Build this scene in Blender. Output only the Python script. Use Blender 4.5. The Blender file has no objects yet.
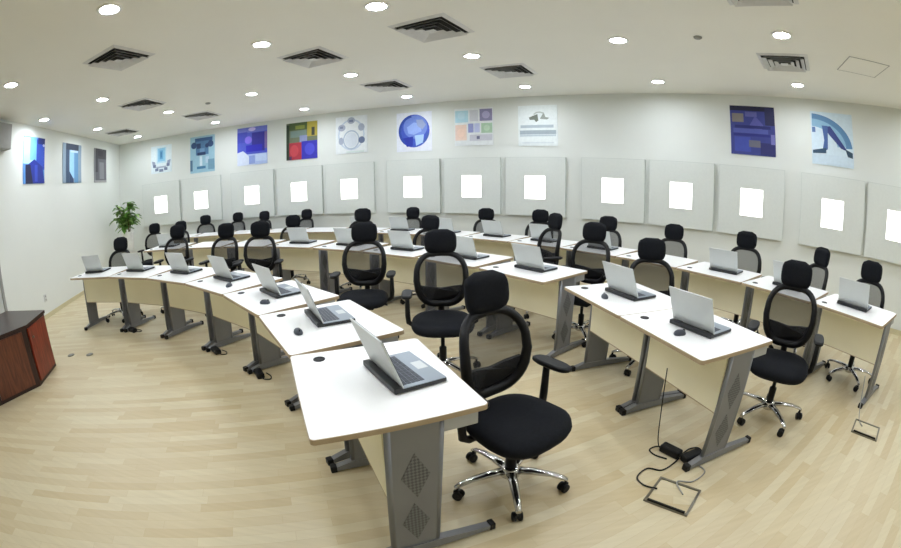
import bpy, bmesh, math, random
from mathutils import Vector, Matrix
random.seed(11)
sc = bpy.context.scene
COL = sc.collection
PI = math.pi
R = math.radians

# ------------------------------------------------------------------ materials
def srgb(c):
    out = []
    for v in c:
        v = v / 255.0
        out.append(v / 12.92 if v <= 0.04045 else ((v + 0.055) / 1.055) ** 2.4)
    return (*out, 1.0)

def material(name, rgb, rough=0.5, metal=0.0, var=0.05, scale=8.0, bump=0.0, spec=0.5, alpha=1.0, coat=0.0):
    m = bpy.data.materials.new(name)
    m.use_nodes = True
    nt = m.node_tree
    b = nt.nodes['Principled BSDF']
    b.inputs['Roughness'].default_value = rough
    b.inputs['Metallic'].default_value = metal
    b.inputs['Specular IOR Level'].default_value = spec
    b.inputs['Coat Weight'].default_value = coat
    tc = nt.nodes.new('ShaderNodeTexCoord')
    nz = nt.nodes.new('ShaderNodeTexNoise')
    nz.inputs['Scale'].default_value = scale
    nz.inputs['Detail'].default_value = 3
    nt.links.new(tc.outputs['Object'], nz.inputs['Vector'])
    cr = nt.nodes.new('ShaderNodeValToRGB')
    c = srgb(rgb)
    cr.color_ramp.elements[0].position = 0.3
    cr.color_ramp.elements[1].position = 0.7
    cr.color_ramp.elements[0].color = (*[x * (1 - var) for x in c[:3]], 1)
    cr.color_ramp.elements[1].color = (*[min(1, x * (1 + var)) for x in c[:3]], 1)
    nt.links.new(nz.outputs['Fac'], cr.inputs['Fac'])
    nt.links.new(cr.outputs['Color'], b.inputs['Base Color'])
    if bump:
        bp = nt.nodes.new('ShaderNodeBump')
        bp.inputs['Strength'].default_value = bump
        bp.inputs['Distance'].default_value = 0.004
        n2 = nt.nodes.new('ShaderNodeTexNoise')
        n2.inputs['Scale'].default_value = scale * 12
        nt.links.new(tc.outputs['Object'], n2.inputs['Vector'])
        nt.links.new(n2.outputs['Fac'], bp.inputs['Height'])
        nt.links.new(bp.outputs['Normal'], b.inputs['Normal'])
    if alpha < 1:
        b.inputs['Alpha'].default_value = alpha
    return m

def emitter(name, rgb, strength):
    m = bpy.data.materials.new(name)
    m.use_nodes = True
    nt = m.node_tree
    nt.nodes.clear()
    o = nt.nodes.new('ShaderNodeOutputMaterial')
    e = nt.nodes.new('ShaderNodeEmission')
    e.inputs['Color'].default_value = srgb(rgb)
    e.inputs['Strength'].default_value = strength
    nt.links.new(e.outputs[0], o.inputs[0])
    return m

WALL_LINE_ANGLE = math.atan2(0.9288, -0.3706)       # direction of the left wall
PLANK = WALL_LINE_ANGLE - PI / 2

def floor_material():
    m = bpy.data.materials.new('beech_laminate')
    m.use_nodes = True
    nt = m.node_tree
    b = nt.nodes['Principled BSDF']
    tc = nt.nodes.new('ShaderNodeTexCoord')
    mp = nt.nodes.new('ShaderNodeMapping')
    mp.inputs['Rotation'].default_value = (0, 0, -PLANK)
    nt.links.new(tc.outputs['Object'], mp.inputs['Vector'])
    br = nt.nodes.new('ShaderNodeTexBrick')
    br.inputs['Scale'].default_value = 1.0
    br.inputs['Brick Width'].default_value = 0.52
    br.inputs['Row Height'].default_value = 0.068
    br.inputs['Mortar Size'].default_value = 0.0007
    br.inputs['Mortar Smooth'].default_value = 0.3
    br.offset = 0.37
    br.offset_frequency = 2
    br.squash = 1.3
    br.squash_frequency = 3
    br.inputs['Color1'].default_value = srgb((214, 203, 172))
    br.inputs['Color2'].default_value = srgb((200, 182, 144))
    br.inputs['Mortar'].default_value = srgb((190, 170, 130))
    nt.links.new(mp.outputs[0], br.inputs['Vector'])
    # grain
    mg = nt.nodes.new('ShaderNodeMapping')
    mg.inputs['Rotation'].default_value = (0, 0, -PLANK)
    mg.inputs['Scale'].default_value = (1.0, 14.0, 1.0)
    nt.links.new(tc.outputs['Object'], mg.inputs['Vector'])
    gn = nt.nodes.new('ShaderNodeTexNoise')
    gn.inputs['Scale'].default_value = 3.0
    gn.inputs['Detail'].default_value = 5
    nt.links.new(mg.outputs[0], gn.inputs['Vector'])
    gr = nt.nodes.new('ShaderNodeValToRGB')
    gr.color_ramp.elements[0].color = (0.82, 0.80, 0.76, 1)
    gr.color_ramp.elements[1].color = (1.08, 1.08, 1.08, 1)
    nt.links.new(gn.outputs['Fac'], gr.inputs['Fac'])
    mx = nt.nodes.new('ShaderNodeMix')
    mx.data_type = 'RGBA'
    mx.blend_type = 'MULTIPLY'
    mx.inputs['Factor'].default_value = 0.8
    nt.links.new(br.outputs['Color'], mx.inputs['A'])
    nt.links.new(gr.outputs['Color'], mx.inputs['B'])
    nt.links.new(mx.outputs['Result'], b.inputs['Base Color'])
    b.inputs['Roughness'].default_value = 0.38
    b.inputs['Specular IOR Level'].default_value = 0.45
    return m

def wood_material(name, c1, c2):
    m = bpy.data.materials.new(name)
    m.use_nodes = True
    nt = m.node_tree
    b = nt.nodes['Principled BSDF']
    tc = nt.nodes.new('ShaderNodeTexCoord')
    mp = nt.nodes.new('ShaderNodeMapping')
    mp.inputs['Scale'].default_value = (9, 9, 1.2)
    nt.links.new(tc.outputs['Object'], mp.inputs['Vector'])
    n = nt.nodes.new('ShaderNodeTexNoise')
    n.inputs['Scale'].default_value = 4
    n.inputs['Detail'].default_value = 5
    n.inputs['Distortion'].default_value = 0.8
    nt.links.new(mp.outputs[0], n.inputs['Vector'])
    cr = nt.nodes.new('ShaderNodeValToRGB')
    cr.color_ramp.elements[0].position = 0.3
    cr.color_ramp.elements[1].position = 0.7
    cr.color_ramp.elements[0].color = srgb(c1)
    cr.color_ramp.elements[1].color = srgb(c2)
    nt.links.new(n.outputs['Fac'], cr.inputs['Fac'])
    nt.links.new(cr.outputs['Color'], b.inputs['Base Color'])
    b.inputs['Roughness'].default_value = 0.3
    return m

def mesh_fabric():
    m = bpy.data.materials.new('black_net_fabric')
    m.use_nodes = True
    nt = m.node_tree
    b = nt.nodes['Principled BSDF']
    b.inputs['Base Color'].default_value = srgb((46, 46, 48))
    b.inputs['Roughness'].default_value = 0.8
    out = nt.nodes['Material Output']
    tr = nt.nodes.new('ShaderNodeBsdfTransparent')
    mx = nt.nodes.new('ShaderNodeMixShader')
    tc = nt.nodes.new('ShaderNodeTexCoord')
    w = nt.nodes.new('ShaderNodeTexWave')
    w.wave_type = 'BANDS'
    w.bands_direction = 'X'
    w.inputs['Scale'].default_value = 60
    nt.links.new(tc.outputs['Object'], w.inputs['Vector'])
    mr = nt.nodes.new('ShaderNodeMapRange')
    mr.inputs['To Min'].default_value = 0.26
    mr.inputs['To Max'].default_value = 0.48
    nt.links.new(w.outputs['Fac'], mr.inputs['Value'])
    nt.links.new(mr.outputs[0], mx.inputs[0])
    nt.links.new(b.outputs[0], mx.inputs[1])
    nt.links.new(tr.outputs[0], mx.inputs[2])
    nt.links.new(mx.outputs[0], out.inputs[0])
    return m

def perforated():
    m = bpy.data.materials.new('perforated_steel')
    m.use_nodes = True
    nt = m.node_tree
    b = nt.nodes['Principled BSDF']
    tc = nt.nodes.new('ShaderNodeTexCoord')
    mp = nt.nodes.new('ShaderNodeMapping')
    mp.inputs['Rotation'].default_value = (R(45), 0, 0)
    nt.links.new(tc.outputs['Object'], mp.inputs['Vector'])
    ck = nt.nodes.new('ShaderNodeTexChecker')
    ck.inputs['Scale'].default_value = 90
    ck.inputs['Color1'].default_value = srgb((88, 89, 92))
    ck.inputs['Color2'].default_value = srgb((122, 123, 126))
    nt.links.new(mp.outputs[0], ck.inputs['Vector'])
    nt.links.new(ck.outputs['Color'], b.inputs['Base Color'])
    b.inputs['Roughness'].default_value = 0.5
    b.inputs['Metallic'].default_value = 0.3
    return m

M = dict(
    wall=material('wall_paint', (227, 230, 225), 0.85, var=0.012, scale=1.5),
    ceil=material('ceiling_paint', (240, 239, 232), 0.9, var=0.012, scale=1.2),
    floor=floor_material(),
    skirt=material('skirting_beige', (206, 196, 160), 0.6, var=0.03),
    panel=material('acoustic_fabric_white', (222, 226, 221), 0.9, var=0.015, scale=30, bump=0.05),
    panel_rim=material('panel_frame_grey', (205, 210, 205), 0.6),
    glow=emitter('frosted_light_glass', (255, 255, 250), 4.0),
    lamp=emitter('downlight_lens', (237, 244, 254), 220.0),
    trim=material('white_metal_trim', (240, 240, 236), 0.35),
    vent=material('vent_white_metal', (214, 214, 214), 0.45),
    duct_shade=material('vent_duct_shade', (52, 52, 50), 0.9),
    top=material('white_laminate', (246, 246, 244), 0.32, var=0.01, scale=2, spec=0.45),
    edge=material('beige_edge_band', (178, 158, 128), 0.5),
    cream=material('cream_melamine', (246, 240, 213), 0.5, var=0.02, scale=3),
    steel=material('grey_powder_steel', (130, 131, 134), 0.42, 0.25, var=0.03),
    steel2=material('light_grey_steel', (172, 174, 176), 0.4, 0.2, var=0.03),
    perf=perforated(),
    black=material('black_plastic', (13, 13, 15), 0.5, var=0.1, spec=0.3),
    fabric=material('black_seat_fabric', (17, 19, 24), 0.92, var=0.2, scale=60, bump=0.2, spec=0.25),
    net=mesh_fabric(),
    chrome=material('polished_chrome', (205, 205, 207), 0.16, 1.0, var=0.02),
    silver=material('silver_laptop_shell', (206, 210, 209), 0.38, 0.15, var=0.02),
    deck=material('blue_grey_laptop_deck', (150, 160, 170), 0.3, 0.3, var=0.03),
    keys=material('dark_laptop_keys', (62, 67, 76), 0.45, var=0.2, scale=90),
    screen=material('dark_laptop_screen', (22, 25, 32), 0.12, var=0.05),
    bezel=material('black_laptop_bezel', (28, 29, 31), 0.4),
    mahog=wood_material('red_brown_mahogany', (96, 34, 22), (140, 56, 36)),
    mahog2=wood_material('brown_mahogany', (76, 38, 24), (112, 62, 40)),
    mahogd=wood_material('dark_mahogany', (30, 14, 12), (52, 24, 19)),
    leaf=material('green_leaf', (104, 152, 66), 0.5, var=0.35, scale=4),
    leaf2=material('light_green_leaf', (150, 186, 104), 0.5, var=0.25, scale=4),
    stem=material('plant_stem', (104, 100, 60), 0.8),
    pot=material('white_ceramic_pot', (226, 226, 222), 0.4),
    soil=material('dark_soil', (50, 40, 30), 0.95, var=0.3, scale=40),
    outlet=material('white_switch_plastic', (206, 208, 206), 0.4),
    greybox=material('grey_plastic_box', (150, 150, 146), 0.6),
    doorm=material('grey_door_paint', (196, 200, 198), 0.6),
    brass=material('floor_box_metal', (128, 124, 112), 0.35, 0.7),
)
_paint = {}
def ink(rgb):
    if rgb not in _paint:
        _paint[rgb] = material('poster_ink_%d_%d_%d' % rgb, rgb, 0.6, var=0.04, scale=20)
    return _paint[rgb]

# ------------------------------------------------------------------ mesh builder
class MB:
    def __init__(self):
        self.bm = bmesh.new()
        self.mats = []
        self.mi = 0
    def use(self, m):
        if m not in self.mats:
            self.mats.append(m)
        self.mi = self.mats.index(m)
        return self
    def face(self, vs, smooth=False):
        try:
            f = self.bm.faces.new(vs)
        except ValueError:
            return None
        f.material_index = self.mi
        f.smooth = smooth
        return f
    def v(self, p):
        return self.bm.verts.new(p)
    def box(self, x0, x1, y0, y1, z0, z1, mtx=None, bev=0.0):
        ps = [(x0, y0, z0), (x1, y0, z0), (x1, y1, z0), (x0, y1, z0), (x0, y0, z1), (x1, y0, z1), (x1, y1, z1), (x0, y1, z1)]
        ps = [Vector(p) for p in ps]
        if mtx: ps = [mtx @ p for p in ps]
        vs = [self.v(p) for p in ps]
        fs = [self.face([vs[i] for i in q]) for q in ((3, 2, 1, 0), (4, 5, 6, 7), (0, 1, 5, 4), (1, 2, 6, 5), (2, 3, 7, 6), (3, 0, 4, 7))]
        if bev:
            es = list({e for f in fs for e in f.edges})
            r = bmesh.ops.bevel(self.bm, geom=es, offset=bev, segments=2, affect='EDGES', profile=0.5)
            for f in r['faces']:
                f.material_index = self.mi
        return self
    def rings(self, rings, cap0=True, cap1=True, smooth=True, closed=True):
        """connect successive rings of points"""
        rv = [[self.v(p) for p in r] for r in rings]
        n = len(rv[0])
        for a, b in zip(rv[:-1], rv[1:]):
            for i in range(n if closed else n - 1):
                j = (i + 1) % n
                self.face([a[i], a[j], b[j], b[i]], smooth)
        if cap0: self.face(list(reversed(rv[0])))
        if cap1: self.face(rv[-1])
        return self
    def prism(self, poly, z0, z1, smooth=False, mtx=None):
        r0 = [Vector((x, y, z0)) for x, y in poly]
        r1 = [Vector((x, y, z1)) for x, y in poly]
        if mtx:
            r0 = [mtx @ p for p in r0]; r1 = [mtx @ p for p in r1]
        return self.rings([r0, r1], smooth=smooth)
    def tube(self, pts, rad, n=8, closed=False, flat=1.0):
        pts = [Vector(p) for p in pts]
        m = len(pts)
        rs = rad if isinstance(rad, (list, tuple)) else [rad] * m
        rings = []
        up0 = None
        for i, p in enumerate(pts):
            a = pts[(i - 1) % m] if (closed or i > 0) else p
            b = pts[(i + 1) % m] if (closed or i < m - 1) else p
            t = (b - a).normalized()
            if up0 is None:
                up0 = Vector((0, 0, 1)) if abs(t.z) < 0.9 else Vector((0, 1, 0))
            s = t.cross(up0)
            if s.length < 1e-4: s = t.cross(Vector((1, 0, 0)))
            s.normalize()
            u = s.cross(t).normalized()
            up0 = u
            rings.append([p + (s * math.cos(2 * PI * k / n) + u * math.sin(2 * PI * k / n) * flat) * rs[i] for k in range(n)])
        if closed:
            # rotate for best match
            a, b = rings[-1], rings[0]
            best = min(range(n), key=lambda k: sum((a[i] - b[(i + k) % n]).length for i in range(n)))
            rings.append([b[(i + best) % n] for i in range(n)])
            return self.rings(rings, False, False)
        return self.rings(rings)
    def lathe(self, prof, n=20, mtx=None, cap0=True, cap1=True, smooth=True):
        rs = []
        for r, z in prof:
            ring = [Vector((r * math.cos(2 * PI * k / n), r * math.sin(2 * PI * k / n), z)) for k in range(n)]
            if mtx: ring = [mtx @ p for p in ring]
            rs.append(ring)
        return self.rings(rs, cap0, cap1, smooth)
    def build(self, name, parent=None, loc=(0, 0, 0), rot=(0, 0, 0), label=None):
        bmesh.ops.remove_doubles(self.bm, verts=self.bm.verts, dist=1e-5)
        bmesh.ops.recalc_face_normals(self.bm, faces=self.bm.faces)
        me = bpy.data.meshes.new(name)
        self.bm.to_mesh(me)
        self.bm.free()
        for m in self.mats:
            me.materials.append(m)
        o = bpy.data.objects.new(name, me)
        COL.objects.link(o)
        o.location = loc
        o.rotation_euler = rot
        if parent: o.parent = parent
        if label: o['label'] = label
        return o

def superellipse(a, b, p, n=28, cx=0, cy=0):
    out = []
    for k in range(n):
        t = 2 * PI * k / n
        c, s = math.cos(t), math.sin(t)
        out.append((cx + a * math.copysign(abs(c) ** (2 / p), c), cy + b * math.copysign(abs(s) ** (2 / p), s)))
    return out

def tag(o, label=None, cat=None, group=None, kind=None):
    if label: o['label'] = label
    if cat: o['category'] = cat
    if group: o['group'] = group
    if kind: o['kind'] = kind
    return o

def empty(name, loc=(0, 0, 0), rz=0.0):
    o = bpy.data.objects.new(name, None)
    o.empty_display_size = 0.1
    COL.objects.link(o)
    o.location = loc
    o.rotation_euler = (0, 0, rz)
    return o

def children(o):
    return [c for c in ALLKIDS.get(o.name, [])]

def copy_tree(o, kids, parent=None):
    c = o.copy()
    COL.objects.link(c)
    if parent: c.parent = parent
    new = {o: c}
    for ch in kids.get(o, []):
        new.update(copy_tree(ch, kids, c)[1])
    return c, new

def kid_map(root):
    mp = {}
    def rec(o):
        mp[o] = list(o.children)
        for c in o.children: rec(c)
    bpy.context.view_layer.update()
    rec(root)
    return mp

def ordinal(i):
    return ['first', 'second', 'third', 'fourth', 'fifth', 'sixth', 'seventh', 'eighth', 'ninth', 'tenth', 'eleventh', 'twelfth', 'thirteenth', 'fourteenth', 'fifteenth'][i]

# ------------------------------------------------------------------ room
CEIL = 3.06
C0 = Vector((-4.188, -3.085))        # centre of the curved back wall and of the lamp rings
RW = 11.895
CD = Vector((-4.05, 0.0))            # centre of the desk arcs
LD = Vector((-0.3706, 0.9288))       # left wall direction
LP = Vector((-4.10, -1.64))          # a point on the left wall
LN = Vector((0.9288, 0.3706))        # its normal, into the room

def polar(c, r, deg):
    return Vector((c.x + r * math.cos(R(deg)), c.y + r * math.sin(R(deg))))

# corner left wall / curved wall
d = LP - C0
bq = d.dot(LD); cq = d.dot(d) - RW * RW
sL = -bq + math.sqrt(bq * bq - cq)
corner = LP + LD * sL
ang_corner = math.degrees(math.atan2(corner.y - C0.y, corner.x - C0.x))
ANG_END = 8.0
arc = [polar(C0, RW, ang_corner + (ANG_END - ang_corner) * k / 100) for k in range(101)]
rear_y = -5.0
left_rear = LP + LD * ((rear_y - LP.y) / LD.y)
right_rear = Vector((6.2, rear_y))

def wall_strip(name, pts, h0, h1, thick, outside, mat, label=None):
    """wall with thickness along a plan polyline; `outside` gives the outward vector at a point"""
    mb = MB().use(mat)
    rings = []
    for p in pts:
        o = outside(p)
        q = p + o * thick
        rings.append([Vector((p.x, p.y, h0)), Vector((p.x, p.y, h1)), Vector((q.x, q.y, h1)), Vector((q.x, q.y, h0))])
    mb.rings(rings, smooth=False)
    o = mb.build(name)
    o['kind'] = 'structure'
    return o

outC = lambda p: (p - C0).normalized()
wall_strip('wall_back', arc, 0, CEIL, 0.15, outC, M['wall'])
wall_strip('wall_left', [left_rear, corner + LD * 0.15], 0, CEIL, 0.15, lambda p: -LN, M['wall'])
er = (right_rear - arc[-1]).normalized()
wall_strip('wall_right', [arc[-1], right_rear], 0, CEIL, 0.15, lambda p: Vector((-er.y, er.x)), M['wall'])
wall_strip('wall_rear', [left_rear, right_rear], 0, CEIL, 0.15, lambda p: Vector((0, -1)), M['wall'])
wall_strip('baseboard_left', [left_rear + LN * 0.012, corner + LN * 0.012 - LD * 0.02], 0, 0.07, 0.012, lambda p: -LN, M['skirt'])
wall_strip('baseboard_back', [p - outC(p) * 0.012 for p in arc], 0, 0.07, 0.012, outC, M['skirt'])

def slab(name, z0, z1, mat):
    poly = [left_rear] + [corner] + arc[1:] + [right_rear]
    mb = MB().use(mat)
    mb.prism([(p.x, p.y) for p in reversed(poly)], z0, z1)
    o = mb.build(name)
    o['kind'] = 'structure'
    return o
slab('floor', -0.1, 0, M['floor'])
slab('ceiling', CEIL, CEIL + 0.1, M['ceil'])

def on_left_wall(s, z, off=0.0):
    p = LP + LD * s + LN * off
    return Vector((p.x, p.y, z))

# door at the far left, cut by the frame
rzL = math.atan2(LD.y, LD.x)             # local x runs along the wall, local -y points into the room
mb = MB().use(M['doorm'])
mb.box(-0.95, 0.0, -0.012, 0.0, 0, 2.05)
door = mb.build('door_1', loc=on_left_wall(4.96, 0, 0.001), rot=(0, 0, rzL))
door['kind'] = 'structure'
mb = MB().use(M['greybox'])
mb.box(-1.02, -0.95, -0.03, 0, 0, 2.12).box(0.0, 0.06, -0.03, 0, 0, 2.12).box(-0.95, 0.0, -0.03, 0, 2.05, 2.12)
o = mb.build('door_frame', parent=door)

# ------------------------------------------------------------------ ceiling lamps
STEP = 10.75
def build_lamp():
    root = empty('ceiling_light')
    mb = MB().use(M['trim'])
    mb.lathe([(0.112, 0.0), (0.112, -0.006), (0.10, -0.012), (0.084, -0.012), (0.080, -0.002), (0.080, 0.0)], 28, cap0=False, cap1=False)
    mb.build('trim_ring', root)
    mb = MB().use(M['lamp'])
    mb.lathe([(0.079, -0.001), (0.079, -0.004)], 28)
    mb.build('lens', root)
    return root
lamp0 = build_lamp()
lampk = kid_map(lamp0)
lamp_rows = [
    (11.08, [39.5 + STEP * k for k in range(7)], 'in the row nearest the posters'),
    (9.21, [39.5 + STEP * k for k in range(7)], 'in the second row from the posters'),
    (7.38, [39.5, 50.25, 60.7, 71.55, 93.4, 103.9], 'in the third row from the posters'),
    (5.55, [50.25, 60.8, 71.55, 93.1], 'in the fourth row from the posters'),
    (9.21, [28.75, 18.0], 'in the second row beyond the right edge'),
    (11.08, [28.75, 18.0], 'in the nearest row beyond the right edge'),
    (7.38, [28.75, 18.0], 'in the third row beyond the right edge'),
]
first = True
for rr, angs, txt in lamp_rows:
    n = len(angs)
    for i, a in enumerate(angs):
        p = polar(C0, rr, a)
        if first:
            o = lamp0; first = False
        else:
            o, _ = copy_tree(lamp0, lampk)
        o.location = (p.x, p.y, CEIL)
        pos = ordinal(i) + ' from the right'
        tag(o, 'round downlight ' + txt + ', ' + pos, 'ceiling light', 'recessed ceiling downlights')

# ceiling vents
def build_vent():
    root = empty('ceiling_vent')
    mb = MB().use(M['vent'])
    def ring(a0, a1, z0, z1):
        sq = lambda a, z: [Vector((-a, -a, z)), Vector((a, -a, z)), Vector((a, a, z)), Vector((-a, a, z))]
        mb.rings([sq(a0, z0), sq(a1, z1), sq(a1 - 0.004, z1 + 0.002), sq(a0 - 0.004, z0 + 0.004)], False, False, smooth=False)
    ring(0.305, 0.265, -0.001, -0.018)
    mb.build('frame', root)
    for a in (0.245, 0.180, 0.115):
        mb = MB().use(M['vent'])
        ring(a + 0.006, a - 0.034, -0.040, -0.010)
        mb.build('louver', root)
    mb = MB().use(M['vent'])
    mb.box(-0.045, 0.045, -0.045, 0.045, -0.036, -0.032)
    mb.build('louver', root)
    mb = MB().use(M['duct_shade'])
    mb.box(-0.268, 0.268, -0.268, 0.268, -0.006, 0.0)  # flat plate below the ceiling, dark colour stands in for shade inside a duct
    mb.build('throat_shade_plate', root)
    return root
vent0 = build_vent()
ventk = kid_map(vent0)
vents = [
    (10.07, 39.95, 'beside the lamp at the right of the back row'),
    (10.05, 60.2, 'in the back row of vents, near the middle of the ceiling'),
    (10.1, 71.2, 'in the back row of vents, left of the middle of the ceiling'),
    (10.05, 91.9, 'in the back row of vents, above the blue left posters'),
    (10.1, 103.4, 'farthest left, close to the left wall corner'),
    (8.2, 39.8, 'at the top edge right of the photo'),
    (8.15, 60.3, 'largest and darkest near the top middle of the photo'),
    (8.18, 71.0, 'in the second row, left of the largest vent'),
    (8.24, 92.5, 'in the second row, second smallest toward the left corner'),
    (6.32, 81.2, 'in the nearest row, at the upper left of the photo'),
]
for i, (rr, a, txt) in enumerate(vents):
    o = vent0 if i == 0 else copy_tree(vent0, ventk)[0]
    p = polar(C0, rr, a)
    o.location = (p.x, p.y, CEIL)
    o.rotation_euler = (0, 0, R(a))
    tag(o, 'square ceiling vent ' + txt, 'air vent', 'square ceiling vents')

# smoke detectors
for i, (rr, a, txt) in enumerate(((9.25, 45.0, 'between two lamps at the right of the ceiling'), (8.5, 90.95, 'beside the second row vent at the left'), (9.2, 87.9, 'between the lamps above the blue posters'))):
    p = polar(C0, rr, a)
    mb = MB().use(M['greybox'])
    mb.lathe([(0.045, 0), (0.045, -0.012), (0.03, -0.022), (0.012, -0.024)], 16)
    o = mb.build('smoke_detector', loc=(p.x, p.y, CEIL))
    tag(o, 'small grey round detector on the ceiling ' + txt, 'detector', 'ceiling detectors')

# access hatch in ceiling (thin dark joint)
mb = MB().use(M['ceil'])
mb.box(-0.26, 0.26, -0.26, 0.26, -0.003, 0.0)
hat = mb.build('access_hatch', loc=(4.15, 2.60, CEIL), rot=(0, 0, R(-35)))
tag(hat, 'flush square access hatch in the ceiling at the upper right', 'hatch')
mb = MB().use(M['greybox'])
mb.box(-0.27, 0.27, -0.27, -0.26, -0.004, 0.0).box(-0.27, 0.27, 0.26, 0.27, -0.004, 0.0).box(-0.27, -0.26, -0.26, 0.26, -0.004, 0.0).box(0.26, 0.27, -0.26, 0.26, -0.004, 0.0)
mb.build('hatch_joint', hat)

# ------------------------------------------------------------------ wall panels with lit squares
def wall_frame(deg, z, off=0.0):
    p = polar(C0, RW - off, deg)
    return Vector((p.x, p.y, z)), R(deg) - PI / 2          # local y points into the wall, local x to the right seen from inside
PZ0, PZ1 = 0.96, 1.965
def build_panel():
    root = empty('wall_panel')
    w = 0.535
    zc0, zc1 = 0.275, 0.695
    gw = 0.195
    mb = MB().use(M['panel'])
    # board with a square opening: four rails
    h = PZ1 - PZ0
    mb.box(-w, -gw, -0.058, 0.0, 0, h).box(gw, w, -0.058, 0.0, 0, h).box(-gw, gw, -0.058, 0.0, 0, zc0).box(-gw, gw, -0.058, 0.0, zc1, h)
    mb.build('board', root)
    mb = MB().use(M['panel_rim'])
    for (x0, x1, z0, z1) in ((-w, w, -0.006, 0.0), (-w, w, h, h + 0.006), (-w - 0.006, -w, -0.006, h + 0.006), (w, w + 0.006, -0.006, h + 0.006)):
        mb.box(x0, x1, -0.060, 0.0, z0, z1)
    mb.build('frame', root)
    mb = MB().use(M['glow'])
    mb.box(-gw + 0.004, gw - 0.004, -0.05, -0.045, zc0 + 0.004, zc1 - 0.004)
    mb.build('light_square', root, label='glowing white square')
    mb = MB().use(M['trim'])
    for (x0, x1, z0, z1) in ((-gw, gw, zc0, zc0 + 0.012), (-gw, gw, zc1 - 0.012, zc1), (-gw, -gw + 0.012, zc0 + 0.012, zc1 - 0.012), (gw - 0.012, gw, zc0 + 0.012, zc1 - 0.012)):
        mb.box(x0, x1, -0.061, -0.050, z0, z1)
    mb.build('light_surround', root)
    return root
panel0 = build_panel()
panelk = kid_map(panel0)
PANELS = [102.7, 97.15, 90.6, 84.98, 79.38, 72.83, 67.2, 61.5, 54.92, 49.35, 43.7, 37.15, 31.68]
for i, a in enumerate(PANELS):
    o = panel0 if i == 0 else copy_tree(panel0, panelk)[0]
    p, rz = wall_frame(a, PZ0, 0.014)
    o.location = p
    o.rotation_euler = (0, 0, rz)
    side = (ordinal(i) + ' from the left corner') if i < 7 else (('last at the right edge of the photo') if i == 12 else ordinal(12 - i) + ' from the right end')
    tag(o, 'white wall panel with glowing square, ' + side, 'wall panel', 'white panels with lit squares along the curved wall')

# ------------------------------------------------------------------ posters
def poster(name_label, w, h, shapes, loc, rz, thick=0.008):
    """shapes: list of (colour, kind, data) in the unit square, origin bottom left; painter's order"""
    mb = MB()
    base = shapes[0]
    mb.use(ink(base))
    mb.box(-w / 2, w / 2, -thick, 0, 0, h)
    lvl = thick
    for colr, kind, dat in shapes[1:]:
        lvl += 0.0004
        mb.use(ink(colr))
        if kind == 'r':
            x0, y0, x1, y1 = dat
            pts = [(x0, y0), (x1, y0), (x1, y1), (x0, y1)]
        elif kind == 'e':
            cx, cy, a, b = dat
            pts = [(cx + a * math.cos(2 * PI * k / 28), cy + b * math.sin(2 * PI * k / 28)) for k in range(28)]
        elif kind == 'o':                      # ring segment: cx, cy, a, b, inner fraction, start, end degrees
            cx, cy, a, b, f, t0, t1 = dat
            n = 24
            outer = [(cx + a * math.cos(R(t0 + (t1 - t0) * k / n)), cy + b * math.sin(R(t0 + (t1 - t0) * k / n))) for k in range(n + 1)]
            inner = [(cx + a * f * math.cos(R(t0 + (t1 - t0) * k / n)), cy + b * f * math.sin(R(t0 + (t1 - t0) * k / n))) for k in range(n + 1)]
            for k in range(n):
                mb.face([mb.v(((q[0] - 0.5) * w, -lvl, q[1] * h)) for q in (outer[k], outer[k + 1], inner[k + 1], inner[k])])
            continue
        else:
            pts = dat
        mb.face([mb.v(((x - 0.5) * w, -lvl, y * h)) for x, y in pts])
    o = mb.build('poster', loc=loc, rot=(0, 0, rz))
    tag(o, name_label, 'poster')
    return o

W_ = (238, 243, 246)
def rings_of(c, pts):
    return [(c, 'e', p) for p in pts]
P1 = [(228, 240, 245), ((190, 224, 240), 'r', (0.28, 0.36, 0.74, 0.92)), ((140, 200, 230), 'r', (0.34, 0.42, 0.68, 0.9)), ((96, 164, 208), 'r', (0.42, 0.5, 0.58, 0.82)), ((66, 128, 176), 'r', (0.46, 0.56, 0.54, 0.76)),
      ((150, 162, 186), 'p', [(0.04, 0.46), (0.2, 0.42), (0.24, 0.2), (0.1, 0.22)]), ((150, 162, 186), 'p', [(0.96, 0.46), (0.8, 0.42), (0.76, 0.2), (0.9, 0.22)]), ((110, 122, 152), 'r', (0.1, 0.22, 0.24, 0.32)), ((110, 122, 152), 'r', (0.76, 0.22, 0.9, 0.32)),
      ((120, 132, 160), 'r', (0.2, 0.08, 0.36, 0.18)), ((120, 132, 160), 'r', (0.64, 0.08, 0.8, 0.18)), ((130, 142, 168), 'r', (0.4, 0.04, 0.6, 0.14)), ((170, 182, 200), 'r', (0.26, 0.18, 0.74, 0.24))]
P2 = [(160, 200, 218), ((60, 96, 140), 'r', (0.2, 0.84, 0.92, 0.95)), ((84, 126, 170), 'r', (0.24, 0.48, 0.76, 0.86)), ((50, 78, 122), 'e', (0.16, 0.76, 0.12, 0.09)), ((50, 78, 122), 'e', (0.84, 0.76, 0.12, 0.09)),
      ((46, 66, 108), 'r', (0.28, 0.66, 0.44, 0.8)), ((46, 66, 108), 'e', (0.7, 0.72, 0.08, 0.06)), ((120, 160, 200), 'r', (0.4, 0.56, 0.6, 0.66)), ((42, 62, 104), 'r', (0.3, 0.47, 0.64, 0.55)),
      ((216, 232, 242), 'r', (0.4, 0.18, 0.5, 0.44)), ((190, 214, 232), 'r', (0.64, 0.24, 0.78, 0.42)), ((72, 130, 172), 'r', (0.28, 0.1, 0.64, 0.17)), ((84, 120, 150), 'r', (0.0, 0.06, 0.1, 0.36)), ((118, 160, 186), 'r', (0.74, 0.06, 1.0, 0.34))]
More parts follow.
